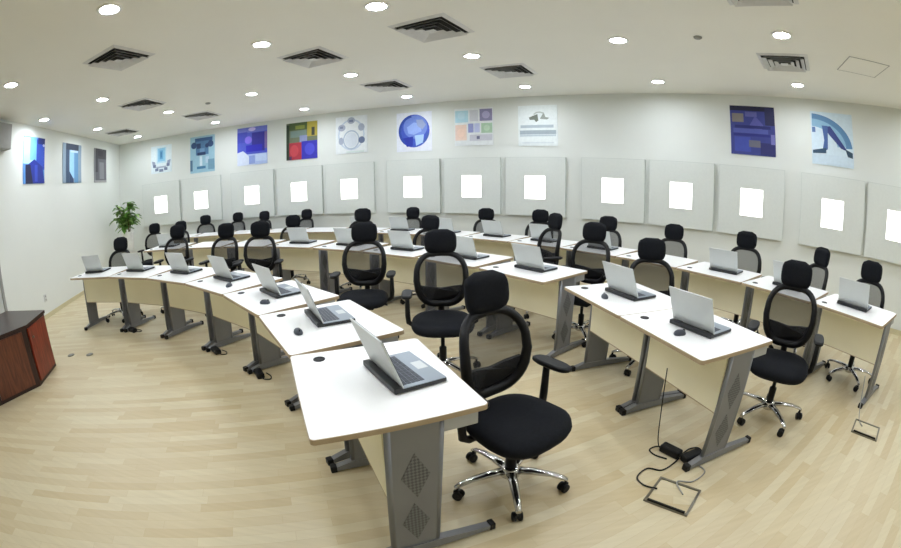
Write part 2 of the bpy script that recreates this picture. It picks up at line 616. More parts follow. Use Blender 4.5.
P3 = [(70, 84, 200), ((110, 120, 205), 'r', (0.0, 0.86, 1.0, 1.0)), ((205, 190, 236), 'e', (0.5, 0.94, 0.12, 0.05)), ((60, 70, 190), 'r', (0.0, 0.6, 0.34, 0.88)), ((40, 34, 150), 'r', (0.5, 0.34, 0.92, 0.84)),
      ((34, 30, 190), 'r', (0.3, 0.34, 0.84, 0.52)), ((130, 110, 230), 'e', (0.38, 0.66, 0.12, 0.1)), ((120, 96, 160), 'r', (0.92, 0.4, 1.0, 0.84)), ((176, 196, 240), 'r', (0.0, 0.0, 1.0, 0.28)), ((220, 230, 250), 'p', [(0.0, 0.34), (0.0, 0.0), (0.6, 0.0), (0.34, 0.28), (0.2, 0.38)]),
      ((140, 160, 220), 'r', (0.4, 0.02, 0.6, 0.24)), ((196, 214, 246), 'r', (0.62, 0.08, 0.98, 0.26))]
P4 = [(110, 118, 92), ((44, 58, 40), 'r', (0.0, 0.0, 0.1, 0.96)), ((74, 92, 50), 'r', (0.1, 0.8, 0.68, 1.0)), ((130, 140, 60), 'r', (0.3, 0.82, 0.6, 0.92)), ((176, 160, 60), 'r', (0.68, 0.6, 1.0, 1.0)), ((60, 62, 50), 'r', (0.82, 0.62, 0.92, 0.84)),
      ((120, 140, 130), 'r', (0.14, 0.6, 0.66, 0.78)), ((140, 150, 190), 'r', (0.44, 0.44, 0.68, 0.64)), ((176, 50, 66), 'r', (0.1, 0.0, 0.5, 0.46)), ((200, 70, 80), 'e', (0.26, 0.24, 0.14, 0.16)), ((54, 50, 180), 'r', (0.5, 0.0, 1.0, 0.48)), ((74, 76, 205), 'e', (0.76, 0.26, 0.16, 0.16)), ((90, 40, 90), 'r', (0.1, 0.0, 0.18, 0.1))]
P5 = [W_, ((205, 218, 234), 'o', (0.5, 0.5, 0.42, 0.42, 0.9, 0, 360)), ((182, 198, 218), 'o', (0.5, 0.36, 0.26, 0.26, 0.86, 0, 360)), ((222, 230, 240), 'e', (0.5, 0.36, 0.2, 0.2)),
      ((172, 182, 202), 'e', (0.5, 0.88, 0.12, 0.09)), ((120, 130, 160), 'r', (0.44, 0.84, 0.56, 0.9)), ((176, 184, 204), 'e', (0.2, 0.7, 0.12, 0.09)), ((130, 138, 164), 'r', (0.14, 0.68, 0.24, 0.74)), ((176, 186, 206), 'e', (0.82, 0.68, 0.1, 0.1)),
      ((112, 126, 158), 'e', (0.83, 0.34, 0.1, 0.09)), ((176, 186, 206), 'e', (0.18, 0.34, 0.08, 0.1)), ((222, 236, 232), 'r', (0.34, 0.02, 0.9, 0.06))]
P6 = [(236, 240, 250), ((62, 88, 196), 'e', (0.5, 0.52, 0.44, 0.42)), ((110, 136, 216), 'e', (0.54, 0.62, 0.34, 0.3)), ((150, 176, 236), 'p', [(0.3, 0.62), (0.5, 0.74), (0.66, 0.7), (0.72, 0.5), (0.5, 0.42), (0.34, 0.46)]),
      ((150, 164, 205), 'p', [(0.56, 0.8), (0.74, 0.8), (0.84, 0.66), (0.74, 0.54), (0.6, 0.64)]), ((36, 54, 170), 'p', [(0.16, 0.34), (0.48, 0.38), (0.46, 0.14), (0.3, 0.12)]), ((176, 208, 244), 'p', [(0.52, 0.4), (0.78, 0.42), (0.76, 0.22), (0.56, 0.14)]),
      ((44, 76, 170), 'o', (0.5, 0.52, 0.44, 0.42, 0.84, 100, 230)), ((60, 90, 170), 'o', (0.5, 0.52, 0.44, 0.42, 0.86, 310, 350))]
P7 = [(234, 238, 240), ((184, 222, 234), 'r', (0.02, 0.62, 0.36, 0.94)), ((196, 226, 238), 'e', (0.18, 0.8, 0.1, 0.1)), ((212, 214, 222), 'r', (0.4, 0.64, 0.62, 0.94)), ((140, 136, 172), 'r', (0.66, 0.64, 0.98, 0.96)), ((176, 170, 206), 'e', (0.82, 0.8, 0.1, 0.1)),
      ((240, 212, 196), 'r', (0.02, 0.14, 0.32, 0.56)), ((246, 214, 196), 'e', (0.17, 0.34, 0.1, 0.12)), ((150, 156, 208), 'r', (0.36, 0.34, 0.5, 0.58)), ((196, 204, 236), 'r', (0.52, 0.34, 0.66, 0.58)), ((176, 206, 178), 'r', (0.7, 0.32, 0.98, 0.58)), ((196, 220, 196), 'e', (0.84, 0.45, 0.08, 0.08)),
      ((205, 206, 216), 'r', (0.4, 0.12, 0.98, 0.28)), ((110, 112, 140), 'r', (0.58, 0.16, 0.66, 0.24))]
P8 = [(236, 243, 243), ((120, 128, 116), 'p', [(0.28, 0.7), (0.5, 0.78), (0.52, 0.62), (0.46, 0.58), (0.42, 0.64), (0.3, 0.64)]), ((160, 168, 160), 'p', [(0.56, 0.66), (0.66, 0.82), (0.7, 0.7), (0.8, 0.68), (0.74, 0.64)]), ((190, 198, 194), 'o', (0.54, 0.74, 0.16, 0.1, 0.7, 30, 160)),
      ((186, 200, 208), 'r', (0.06, 0.44, 0.9, 0.51)), ((168, 182, 190), 'r', (0.04, 0.28, 0.96, 0.38)), ((196, 208, 214), 'r', (0.04, 0.23, 0.96, 0.27)), ((220, 228, 232), 'r', (0.1, 0.06, 0.9, 0.09))]
P9 = [(58, 66, 140), ((34, 36, 66), 'r', (0.0, 0.9, 1.0, 1.0)), ((40, 42, 84), 'r', (0.78, 0.62, 1.0, 0.98)), ((128, 122, 120), 'r', (0.04, 0.66, 0.3, 0.84)), ((96, 98, 168), 'r', (0.34, 0.78, 0.6, 0.88)), ((90, 92, 170), 'p', [(0.4, 0.56), (0.56, 0.8), (0.74, 0.62), (0.7, 0.5)]),
      ((36, 42, 112), 'r', (0.1, 0.54, 0.9, 0.6)), ((82, 92, 172), 'r', (0.06, 0.44, 0.84, 0.53)), ((40, 44, 130), 'r', (0.06, 0.38, 0.9, 0.43)), ((64, 78, 170), 'r', (0.08, 0.06, 0.44, 0.36)), ((108, 108, 124), 'r', (0.4, 0.16, 0.66, 0.3)), ((44, 46, 108), 'r', (0.66, 0.02, 1.0, 0.26)), ((120, 120, 190), 'r', (0.9, 0.24, 0.99, 0.44))]
P10 = [(212, 230, 242), ((96, 140, 184), 'o', (0.0, 0.3, 0.98, 0.66, 0.84, 5, 88)), ((140, 184, 212), 'o', (0.0, 0.3, 0.84, 0.56, 0.74, 8, 88)), ((206, 224, 238), 'r', (0.0, 0.02, 1.0, 0.2)),
       ((52, 66, 132), 'p', [(0.3, 0.72), (0.46, 0.74), (0.86, 0.3), (0.7, 0.34), (0.42, 0.58)]), ((70, 100, 160), 'p', [(0.26, 0.74), (0.4, 0.74), (0.38, 0.3), (0.24, 0.22), (0.3, 0.46)]), ((48, 78, 104), 'p', [(0.02, 0.26), (0.34, 0.32), (0.34, 0.22), (0.02, 0.2)]), ((48, 74, 96), 'p', [(0.8, 0.34), (0.98, 0.28), (0.98, 0.18), (0.86, 0.2)]), ((90, 120, 170), 'r', (0.02, 0.6, 0.1, 0.7))]
POSTERS = [
    (102.6, 0.60, 0.66, 2.2, P1, 'small white poster with a light blue box over a grey arc, nearest the corner'),
    (96.97, 0.67, 0.85, 2.08, P2, 'pale blue poster with a dark blue mask-like figure'),
    (90.6, 0.76, 0.85, 2.12, P3, 'deep blue and violet poster fading to white at its base'),
    (84.7, 0.735, 0.80, 2.13, P4, 'green, yellow, red and blue patchwork poster'),
    (79.2, 0.70, 0.77, 2.17, P5, 'white poster with a pale ring of small grey circles'),
    (72.75, 0.72, 0.77, 2.13, P6, 'white poster with a big blue globe'),
    (67.05, 0.74, 0.70, 2.2, P7, 'white poster with pastel coloured tiles'),
    (61.3, 0.71, 0.72, 2.17, P8, 'white poster with a small grey emblem above two lines of text'),
    (43.6, 0.74, 0.74, 2.15, P9, 'dark blue poster with yellowish patches, second from the right'),
    (37.17, 0.71, 0.76, 2.12, P10, 'pale blue poster with a blue arch, farthest right'),
]
for a, w, h, z, sh, lab in POSTERS:
    p, rz = wall_frame(a, z, 0.006)
    poster(lab, w, h, sh, p, rz)
L1 = [(90, 150, 220), ((176, 222, 246), 'r', (0.0, 0.42, 0.55, 0.98)), ((120, 190, 236), 'r', (0.3, 0.5, 0.6, 1.0)), ((40, 76, 190), 'r', (0.6, 0.3, 1.0, 0.96)), ((30, 42, 120), 'r', (0.66, 0.86, 1.0, 1.0)), ((28, 48, 150), 'p', [(0.1, 0.0), (0.1, 0.36), (0.5, 0.52), (0.9, 0.36), (1.0, 0.0)]),
      ((20, 26, 66), 'p', [(0.1, 0.0), (0.1, 0.4), (0.32, 0.4), (0.44, 0.0)]), ((50, 74, 190), 'r', (0.52, 0.04, 0.66, 0.4)), ((190, 200, 240), 'e', (0.95, 0.84, 0.06, 0.03))]
L2 = [(140, 160, 178), ((56, 78, 106), 'r', (0.16, 0.0, 0.34, 1.0)), ((52, 62, 82), 'r', (0.16, 0.84, 0.84, 1.0)), ((150, 196, 228), 'r', (0.36, 0.12, 0.62, 0.84)), ((98, 146, 190), 'r', (0.6, 0.0, 0.82, 0.82)), ((190, 214, 236), 'r', (0.4, 0.78, 0.8, 0.84)), ((44, 64, 100), 'p', [(0.34, 0.0), (0.34, 0.3), (0.56, 0.1), (0.56, 0.0)])]
L3 = [(104, 104, 112), ((150, 150, 152), 'r', (0.0, 0.0, 0.1, 1.0)), ((70, 68, 74), 'r', (0.1, 0.7, 1.0, 1.0)), ((58, 56, 64), 'r', (0.3, 0.78, 0.7, 0.94)), ((76, 74, 80), 'r', (0.1, 0.3, 0.3, 0.7)), ((136, 136, 142), 'r', (0.42, 0.1, 0.8, 0.6)), ((170, 168, 170), 'r', (0.0, 0.0, 1.0, 0.06))]

for s, w, z, sh, lab in ((6.27, 0.74, 2.14, L1, 'tall blue poster on the left wall, nearest the photo edge'), (7.8, 0.86, 2.13, L2, 'grey and light blue poster on the left wall, middle of three'), (9.28, 0.72, 2.13, L3, 'dark grey poster on the left wall, nearest the corner')):
    poster(lab, w, 0.74, sh, on_left_wall(s, z, 0.004), rzL)

# small things on the left wall
mb = MB().use(M['outlet'])
mb.box(-0.045, 0.045, -0.012, 0, -0.06, 0.06, bev=0.004)
o = mb.build('wall_outlet', loc=on_left_wall(6.27, 0.32, 0.001), rot=(0, 0, rzL))
tag(o, 'white electrical outlet low on the left wall', 'outlet')
for za in (0.012, -0.042):
    mb = MB().use(M['greybox'])
    mb.box(-0.014, 0.014, -0.016, -0.011, za, za + 0.03, bev=0.002)
    mb.build('socket', o)
mb = MB().use(M['greybox'])
mb.box(-0.5, 0.0, -0.13, 0, 0, 0.36, bev=0.01)
o = mb.build('wall_box', loc=on_left_wall(5.36, 2.62, 0.001), rot=(0, 0, rzL))
tag(o, 'grey box high on the left wall above the door, cut by the photo edge', 'box')

# ------------------------------------------------------------------ desks
DW, DD, DH = 0.79, 0.68, 0.74
def build_desk():
    root = empty('training_desk')
    mb = MB().use(M['top'])
    def rrect(a, b, r, n=5):
        out = []
        for cx, cy, t0 in ((a - r, b - r, 0), (-a + r, b - r, 90), (-a + r, -b + r, 180), (a - r, -b + r, 270)):
            for k in range(n + 1):
                t = R(t0 + 90 * k / n)
                out.append((cx + r * math.cos(t), cy + r * math.sin(t)))
        return out
    a, b = DW / 2, DD / 2
    ring = lambda d, z: [Vector((x, y, z)) for x, y in rrect(a - d, b - d, 0.02)]
    mb.rings([ring(0.002, 0.7155), ring(0.002, 0.739), ring(0.004, 0.74)], smooth=False)
    top = mb.build('tabletop', root)
    mb = MB().use(M['edge'])
    mb.rings([ring(0.002, 0.7155), ring(0.0, 0.7165), ring(0.0, 0.738), ring(0.002, 0.739)], False, False, smooth=False)
    mb.build('edge_band', top, label='beige edge band')
    mb = MB().use(M['black'])
    mt = Matrix.Translation((-0.30, -0.20, 0.74))
    mb.lathe([(0.030, 0), (0.030, 0.003), (0.024, 0.004), (0.022, 0.001)], 20, mt)
    mb.build('cable_grommet', top)
    mb = MB().use(M['cream'])
    mb.box(-0.358, 0.358, -0.080, -0.063, 0.355, 0.7155)
    mp = mb.build('modesty_panel', root)
    mb = MB().use(M['edge'])
    mb.box(-0.358, 0.358, -0.081, -0.062, 0.350, 0.356)
    mb.build('edge_strip', mp)
    mb = MB().use(M['steel2'])
    mb.box(-0.355, 0.355, 0.16, 0.20, 0.675, 0.714)
    mb.build('cross_rail', root)
    for s in (-1, 1):
        x0, x1 = sorted((s * 0.360, s * 0.384))
        mb = MB().use(M['steel'])
        # slightly raked plate with rounded edge columns
        prof = [(-0.088, 0.05), (0.112, 0.05), (0.148, 0.7155), (-0.060, 0.7155)]
        mb.rings([[Vector((x0, y, z)) for y, z in prof], [Vector((x1, y, z)) for y, z in prof]], smooth=False)
        for ya, yb in ((-0.088, -0.060), (0.112, 0.148)):
            mb.tube([(s * 0.372, ya, 0.045), (s * 0.372, yb, 0.7155)], 0.015, 12)
        leg = mb.build('leg', root)
        mb = MB().use(M['steel2'])
        mb.box(x0 + 0.002, x1 - 0.002, 0.10, 0.30, 0.655, 0.7155, bev=0.003)
        mb.build('top_arm', leg)
        mb = MB().use(M['steel'])
        # tapered floor foot
        prof = [(-0.20, 0.012), (-0.20, 0.034), (-0.10, 0.060), (0.14, 0.060), (0.385, 0.034), (0.385, 0.012)]
        r0 = [Vector((x0 - 0.008, y, z)) for y, z in prof]
        r1 = [Vector((x1 + 0.008, y, z)) for y, z in prof]
        mb.rings([r0, r1], smooth=False)
        mb.build('foot_bar', leg)
        for y0, y1 in ((-0.228, -0.190), (0.375, 0.405)):
            mb = MB().use(M['black'])
            mb.box(x0 - 0.011, x1 + 0.011, y0, y1, 0.0, 0.042, bev=0.006)
            mb.build('foot_cap', leg)
        for zc in (0.475, 0.215):
            mb = MB().use(M['perf'])
            xx = s * 0.3845
            yc = 0.020 + (zc - 0.215) * 0.05
            pts = [(yc, zc - 0.115), (yc + 0.06, zc), (yc, zc + 0.115), (yc - 0.06, zc)]
            o_ = 0.0016 * s
            mb.rings([[Vector((xx - o_, y, z)) for y, z in pts], [Vector((xx + o_, y, z)) for y, z in pts]], smooth=False)
            mb.build('diamond_insert', leg, label='darker perforated diamond')
    return root
desk0 = build_desk()
deskk = kid_map(desk0)

def polar_dir(deg):
    return Vector((math.cos(R(deg)), math.sin(R(deg))))

desks = []      # (center xy, outward angle, label)
def where_front(i):       # i = 0 nearest the camera
    return ['nearest the camera', 'second from the camera end', 'third from the camera end', 'fourth, in the middle', 'third from the left wall', 'second from the left wall', 'closest to the left wall'][i]
CF = Vector((-4.12, -0.06))         # centre of the front arc
FRONT = []
for i in range(7):
    a = 24.35 + 11.88 * i
    FRONT.append((CF + polar_dir(a) * (3.82 + DD / 2), a, 'front arc, ' + where_front(i)))
MID = []
for i in range(8):
    a = 34.75 + 4.15 + 8.3 * i
    txt = ['at the right end of its long part', 'second from the right of its long part', 'third from the right of its long part', 'fourth from the right of its long part', 'fourth from its left end', 'third from its left end', 'second from its left end', 'at its left end'][i]
    MID.append((CD + polar_dir(a) * (5.857 + DD / 2), a, 'middle arc, ' + txt))
fl, fr = Vector((0.89, 3.22)), Vector((1.23, 1.67))
u2 = (fr - fl).normalized(); n2 = Vector((-u2.y, u2.x))
a2 = math.degrees(math.atan2(n2.y, n2.x))
MIDB = []
for i, (t, txt) in enumerate(((0.395, 'rear desk of the right-hand pair'), (1.19, 'nearest desk of the right-hand pair'))):
    MIDB.append((fl + u2 * t + n2 * (DD / 2), a2, 'middle arc, ' + txt))
REAR = []
for i in range(15):
    a = 13.3 + 3.05 + 6.1 * i
    txt = (('at the right end') if i == 0 else ordinal(i) + ' from the right end') if i < 8 else (('at the left end') if i == 14 else ordinal(14 - i) + ' from the left end')
    REAR.append((CD + polar_dir(a) * (7.48 + DD / 2), a, 'rear arc, ' + txt))
first = True
for grp, lst in (('front arc of desks', FRONT), ('middle arc of desks', MID), ('middle arc of desks', MIDB), ('rear arc of desks', REAR)):
    for c, a, txt in lst:
        o = desk0 if first else copy_tree(desk0, deskk)[0]
        first = False
        o.location = (c.x, c.y, 0)
        o.rotation_euler = (0, 0, R(a - 90))
        tag(o, 'white training desk with grey legs, ' + txt, 'desk', grp)

# ------------------------------------------------------------------ laptops
def build_laptop():
    root = empty('laptop')
    mb = MB().use(M['bezel'])
    mb.box(-0.17, 0.17, -0.12, 0.12, 0.003, 0.021, bev=0.004).box(-0.168, 0.168, -0.122, -0.088, 0.004, 0.030, bev=0.004)
    for sx in (-0.14, 0.14):
        for sy in (-0.095, 0.095):
            mb.lathe([(0.008, 0.0), (0.008, 0.004)], 10, Matrix.Translation((sx, sy, 0)))
    base = mb.build('base', root)
    mb = MB().use(M['deck'])
    mb.box(-0.168, 0.168, -0.082, 0.118, 0.0205, 0.0245, bev=0.0015)
    mb.build('palm_rest', base)
    mb = MB().use(M['keys'])
    for r_ in range(5):
        n = 12 if r_ < 4 else 7
        for k in range(n):
            w = 0.29 / n
            x = -0.145 + w * k
            mb.box(x + 0.0012, x + w - 0.0012, -0.070 + 0.020 * r_, -0.0525 + 0.020 * r_, 0.0242, 0.0262)
    mb.build('keyboard', base)
    mb = MB().use(M['silver'])
    mb.box(-0.04, 0.04, 0.055, 0.105, 0.0243, 0.0252)
    mb.build('touchpad', base)
    tilt = R(21)
    mt = Matrix.Translation((0, -0.076, 0.026)) @ Matrix.Rotation(tilt, 4, 'X')
    mb = MB().use(M['silver'])
    mb.box(-0.17, 0.17, -0.009, -0.001, 0.0, 0.232, mt, bev=0.003)
    lid = mb.build('lid', root)
    mb = MB().use(M['bezel'])
    mb.box(-0.166, 0.166, -0.0015, 0.0012, 0.006, 0.228, mt)
    mb.build('screen_bezel', lid)
    mb = MB().use(M['screen'])
    mb.box(-0.152, 0.152, 0.001, 0.0018, 0.020, 0.214, mt)
    mb.build('screen', lid)
    for sx in (-0.11, 0.11):
        mb = MB().use(M['bezel'])
        rm = Matrix.Translation((sx, -0.082, 0.026)) @ Matrix.Rotation(PI / 2, 4, 'Y')
        mb.lathe([(0.008, -0.025), (0.008, 0.025)], 10, rm)
        mb.build('hinge', lid)
    return root
lap0 = build_laptop()
lapk = kid_map(lap0)
lap_x = [0.0, -0.08, -0.05, -0.10, -0.10, -0.13, -0.13]
first = True
def put_laptop(desk, dx, dy, turn):
    global first
    c, a, txt = desk
    o = lap0 if first else copy_tree(lap0, lapk)[0]
    first = False
    n = polar_dir(a); u = Vector((n.y, -n.x))
    p = c + u * dx + n * dy
    o.location = (p.x, p.y, DH)
    o.rotation_euler = (0, 0, R(a - 90 + turn))
    tag(o, 'open silver laptop on desk, ' + txt, 'laptop', 'open laptops on the training desks')
for i, dsk in enumerate(FRONT):
    put_laptop(dsk, lap_x[i], (0.13, 0.06, 0.06, 0.06, 0.06, 0.05, 0.05)[i], (8, -4, 0, 0, 2, 0, 3)[i])
for i, dsk in enumerate(MID):
    if i in (5, 6): continue
    put_laptop(dsk, random.uniform(-0.04, 0.04), 0.04, random.uniform(-4, 4))
put_laptop(MIDB[0], -0.02, 0.05, 8)
put_laptop(MIDB[1], 0.0, 0.03, 8)
for i, dsk in enumerate(REAR[:10]):
    if i in (3,): continue
    put_laptop(dsk, random.uniform(-0.05, 0.05), 0.04, random.uniform(-4, 4))

# ------------------------------------------------------------------ mouse-shaped desk items
def build_mouse():
    root = empty('mouse_shaped_item')  # mouse form stands in for small dark items, a dongle among them
    mb = MB().use(M['keys'])
    rs = []
    for z, k in ((0, 0.92), (0.008, 1.0), (0.02, 0.86), (0.028, 0.55), (0.031, 0.2)):
        rs.append([Vector((x, y, z)) for x, y in superellipse(0.025 * k, 0.042 * k, 2.4, 18)])
    mb.rings(rs)
    mb.build('shell', root)
    mb = MB().use(M['black'])
    mb.lathe([(0.008, -0.004), (0.008, 0.004)], 12, Matrix.Translation((0, -0.026, 0.025)) @ Matrix.Rotation(PI / 2, 4, 'Y'))
    mb.build('scroll_wheel', root)
    return root
mouse0 = build_mouse()
mk = kid_map(mouse0)
for j, (dsk, dx, dy) in enumerate(((FRONT[1], 0.10, -0.20), (FRONT[2], 0.16, -0.18), (MIDB[1], 0.04, -0.19), (FRONT[3], 0.2, -0.15), (MIDB[0], 0.0, -0.2))):
    o = mouse0 if j == 0 else copy_tree(mouse0, mk)[0]
    c, a, txt = dsk
    n = polar_dir(a); u = Vector((n.y, -n.x))
    p = c + u * dx + n * dy
    o.location = (p.x, p.y, DH)
    o.rotation_euler = (0, 0, R(a + 40 * j))
    tag(o, 'small dark mouse-shaped item on desk, ' + txt, 'mouse', 'small mouse-shaped items on the desks')

# ------------------------------------------------------------------ chairs (facing local -y, back at +y)
def back_y(z):              # profile of the back rest
    t = (z - 0.5) / 0.45
    return 0.190 - 0.035 * math.sin(PI * min(1, max(0, t)) * 0.9) + 0.055 * t * t
def back_pt(x, z):
    return Vector((x, back_y(z) - 0.9 * x * x * 1.1, z))
def back_outline(n=36):
    pts = []
    for k in range(n):
        t = 2 * PI * k / n
        c, s = math.cos(t), math.sin(t)
        x = 0.200 * math.copysign(abs(c) ** (2 / 3.6), c)
        z = 0.735 + 0.205 * math.copysign(abs(s) ** (2 / 3.6), s)
        x *= 1.0 - 0.24 * max(0, (0.72 - z) / 0.2) ** 1.3 - 0.10 * max(0, (z - 0.78) / 0.16) ** 1.5
        pts.append((x, z))
    return pts
def build_chair():
    root = empty('office_chair')
    # seat
    mb = MB().use(M['fabric'])
    rs = []
    def seat_ring(k, z, droop=0.0):
        out = []
        for x, y in superellipse(0.245 * k, 0.240 * k, 2.9, 36):
            w = 1 + 0.07 * (-y / 0.24)
            out.append(Vector((x * w, y - 0.02, z - droop * max(0, -y - 0.12) * 0.9)))
        return out
    for k, z in ((0.80, 0.392), (0.97, 0.408), (1.0, 0.43), (0.98, 0.452), (0.90, 0.466), (0.7, 0.470), (0.35, 0.464), (0.05, 0.462)):
        rs.append(seat_ring(k, z, 0.22))
    mb.rings(rs)
    mb.build('seat', root)
    mb = MB().use(M['black'])
    mb.box(-0.11, 0.11, -0.12, 0.16, 0.335, 0.398, bev=0.012)
    mb.build('seat_mechanism', root)
    # levers
    mb = MB().use(M['black'])
    mb.tube([(0.1, -0.03, 0.37), (0.19, -0.03, 0.372), (0.235, -0.035, 0.365)], [0.006, 0.006, 0.011], 8)
    mb.build('lever', root)
    # back
    ol = back_outline()
    mb = MB().use(M['black'])
    mb.tube([back_pt(x, z) for x, z in ol], [0.023 + 0.008 * max(0, (0.85 - z) / 0.32) for x, z in ol], 8, closed=True)
    mb.build('back_frame', root)
    mb = MB().use(M['net'])
    rows = 14
    prev = None
    for i in range(rows + 1):
        z = 0.535 + (0.938 - 0.535) * i / rows
        # half width at z
        hw = 0.03
        for (xa, za), (xb, zb) in zip(ol, ol[1:] + ol[:1]):
            if (za - z) * (zb - z) <= 0 and za != zb:
                hw = max(hw, abs(xa + (xb - xa) * (z - za) / (zb - za)))
        cur = [mb.v(back_pt(hw * (j / 6 - 1), z)) for j in range(13)]
        if prev:
            for j in range(12): mb.face([prev[j], prev[j + 1], cur[j + 1], cur[j]], True)
        prev = cur
    mb.build('back_mesh', root, label='see-through grey mesh')
    # lumbar pad in the lower third
    mb = MB().use(M['black'])
    f0, f1 = [], []
    lum = [(-0.13, 0.55), (-0.06, 0.535), (0.06, 0.535), (0.13, 0.55), (0.178, 0.62), (0.178, 0.69), (0.09, 0.675), (0.0, 0.66), (-0.09, 0.675), (-0.178, 0.69), (-0.178, 0.62)]
    for x, z in lum:
        p = back_pt(x, z)
        f0.append(p + Vector((0, 0.010, 0))); f1.append(p + Vector((0, 0.032, 0)))
    mb.rings([f0, f1], smooth=False)
    mb.build('lumbar_pad', root)
    # spine
    mb = MB().use(M['black'])
    mb.tube([(0, 0.13, 0.37), (0, 0.22, 0.375), (0, 0.262, 0.43), (0, 0.250, 0.54), (0, 0.228, 0.63)], [0.03, 0.03, 0.028, 0.026, 0.022], 10)
    mb.build('spine', root)
    mb = MB().use(M['black'])
    mb.tube([(0, 0.247, 0.925), (0, 0.273, 0.955), (0, 0.270, 1.03)], [0.02, 0.017, 0.015], 8)
    mb.build('headrest_bracket', root)
    mb = MB().use(M['chrome'])
    mb.box(-0.05, 0.05, 0.210, 0.240, 0.575, 0.60, bev=0.004)
    mb.build('lumbar_bracket', root)
    # headrest
    mb = MB().use(M['fabric'])
    rs = []
    n = 9
    hm = Matrix.Translation((0, 0.240, 1.034)) @ Matrix.Rotation(R(-8), 4, 'X')
    for i in range(n):
        t = -1 + 2 * i / (n - 1)
        k = max(0.05, (1 - abs(t) ** 3.2)) ** (1 / 2.4)
        ring = []
        for x, y in superellipse(0.132 * (0.80 + 0.20 * k if abs(t) < 1 else 0.8) * k ** 0.45, 0.042 * k, 2.6, 24):
            ring.append(hm @ Vector((x, y - 0.8 * x * x * -1.0 * -1.6, 0.103 * t)))
        rs.append(ring)
    mb.rings(rs)
    mb.build('headrest', root)
    # arms
    for s in (-1, 1):
        mb = MB().use(M['black'])
        mb.tube([(s * 0.10, 0.06, 0.385), (s * 0.235, 0.06, 0.385), (s * 0.272, 0.06, 0.41), (s * 0.277, 0.06, 0.47), (s * 0.277, 0.055, 0.645)], [0.02, 0.02, 0.022, 0.022, 0.018], 10, flat=1.0)
        arm = mb.build('armrest', root)
        mb = MB().use(M['black'])
        rs = []
        for k, z in ((0.85, 0.640), (1, 0.648), (1, 0.662), (0.85, 0.669)):
            rs.append([Vector((x, y, z)) for x, y in superellipse(0.043 * k, 0.125 * k, 3, 22, s * 0.275, 0.02)])
        mb.rings(rs)
        mb.build('arm_pad', arm)
    # column, star base, casters
    mb = MB().use(M['black'])
    mb.lathe([(0.030, 0.10), (0.030, 0.235), (0.027, 0.24), (0.016, 0.245), (0.016, 0.40)], 16)
    mb.build('gas_column', root)
    mb = MB().use(M['chrome'])
    mb.lathe([(0.052, 0.075), (0.055, 0.09), (0.050, 0.128), (0.034, 0.135)], 20)
    hub = mb.build('base_hub', root)
    for k in range(5):
        t = 2 * PI * k / 5 + PI / 2 + 0.02
        mr = Matrix.Rotation(t, 4, 'Z')
        mb = MB().use(M['chrome'])
        secs = [(0.035, 0.108, 0.030, 0.018), (0.12, 0.112, 0.026, 0.015), (0.22, 0.104, 0.021, 0.012), (0.285, 0.088, 0.018, 0.011), (0.312, 0.074, 0.014, 0.010)]
        rings = []
        for x, z, w, h in secs:
            rings.append([mr @ Vector((x, w * math.cos(2 * PI * q / 10), z + h * math.sin(2 * PI * q / 10))) for q in range(10)])
        mb.rings(rings)
        leg = mb.build('base_leg', root)
        mb = MB().use(M['black'])
        ct = Matrix.Translation(mr @ Vector((0.302, 0, 0.0))) @ Matrix.Rotation(t + 0.8 * k, 4, 'Z')
        for sx in (-1, 1):
            wm = ct @ Matrix.Translation((sx * 0.016, 0.012, 0.0265)) @ Matrix.Rotation(PI / 2, 4, 'Y')
            mb.lathe([(0.020, -0.011), (0.0265, -0.008), (0.0265, 0.008), (0.020, 0.011)], 16, wm)
        mb.lathe([(0.009, 0.03), (0.009, 0.075)], 10, ct)
        mb.box(-0.012, 0.012, -0.014, 0.018, 0.03, 0.056, ct, bev=0.004)
        mb.build('caster', leg)
    return root
chair0 = build_chair()
chairk = kid_map(chair0)
UPPER = ('seat', 'seat_mechanism', 'lever', 'back_frame', 'back_mesh', 'lumbar_pad', 'spine', 'lumbar_bracket', 'headrest', 'headrest_bracket', 'armrest')
def to_cam(x, y):
    return math.degrees(math.atan2(y, x))
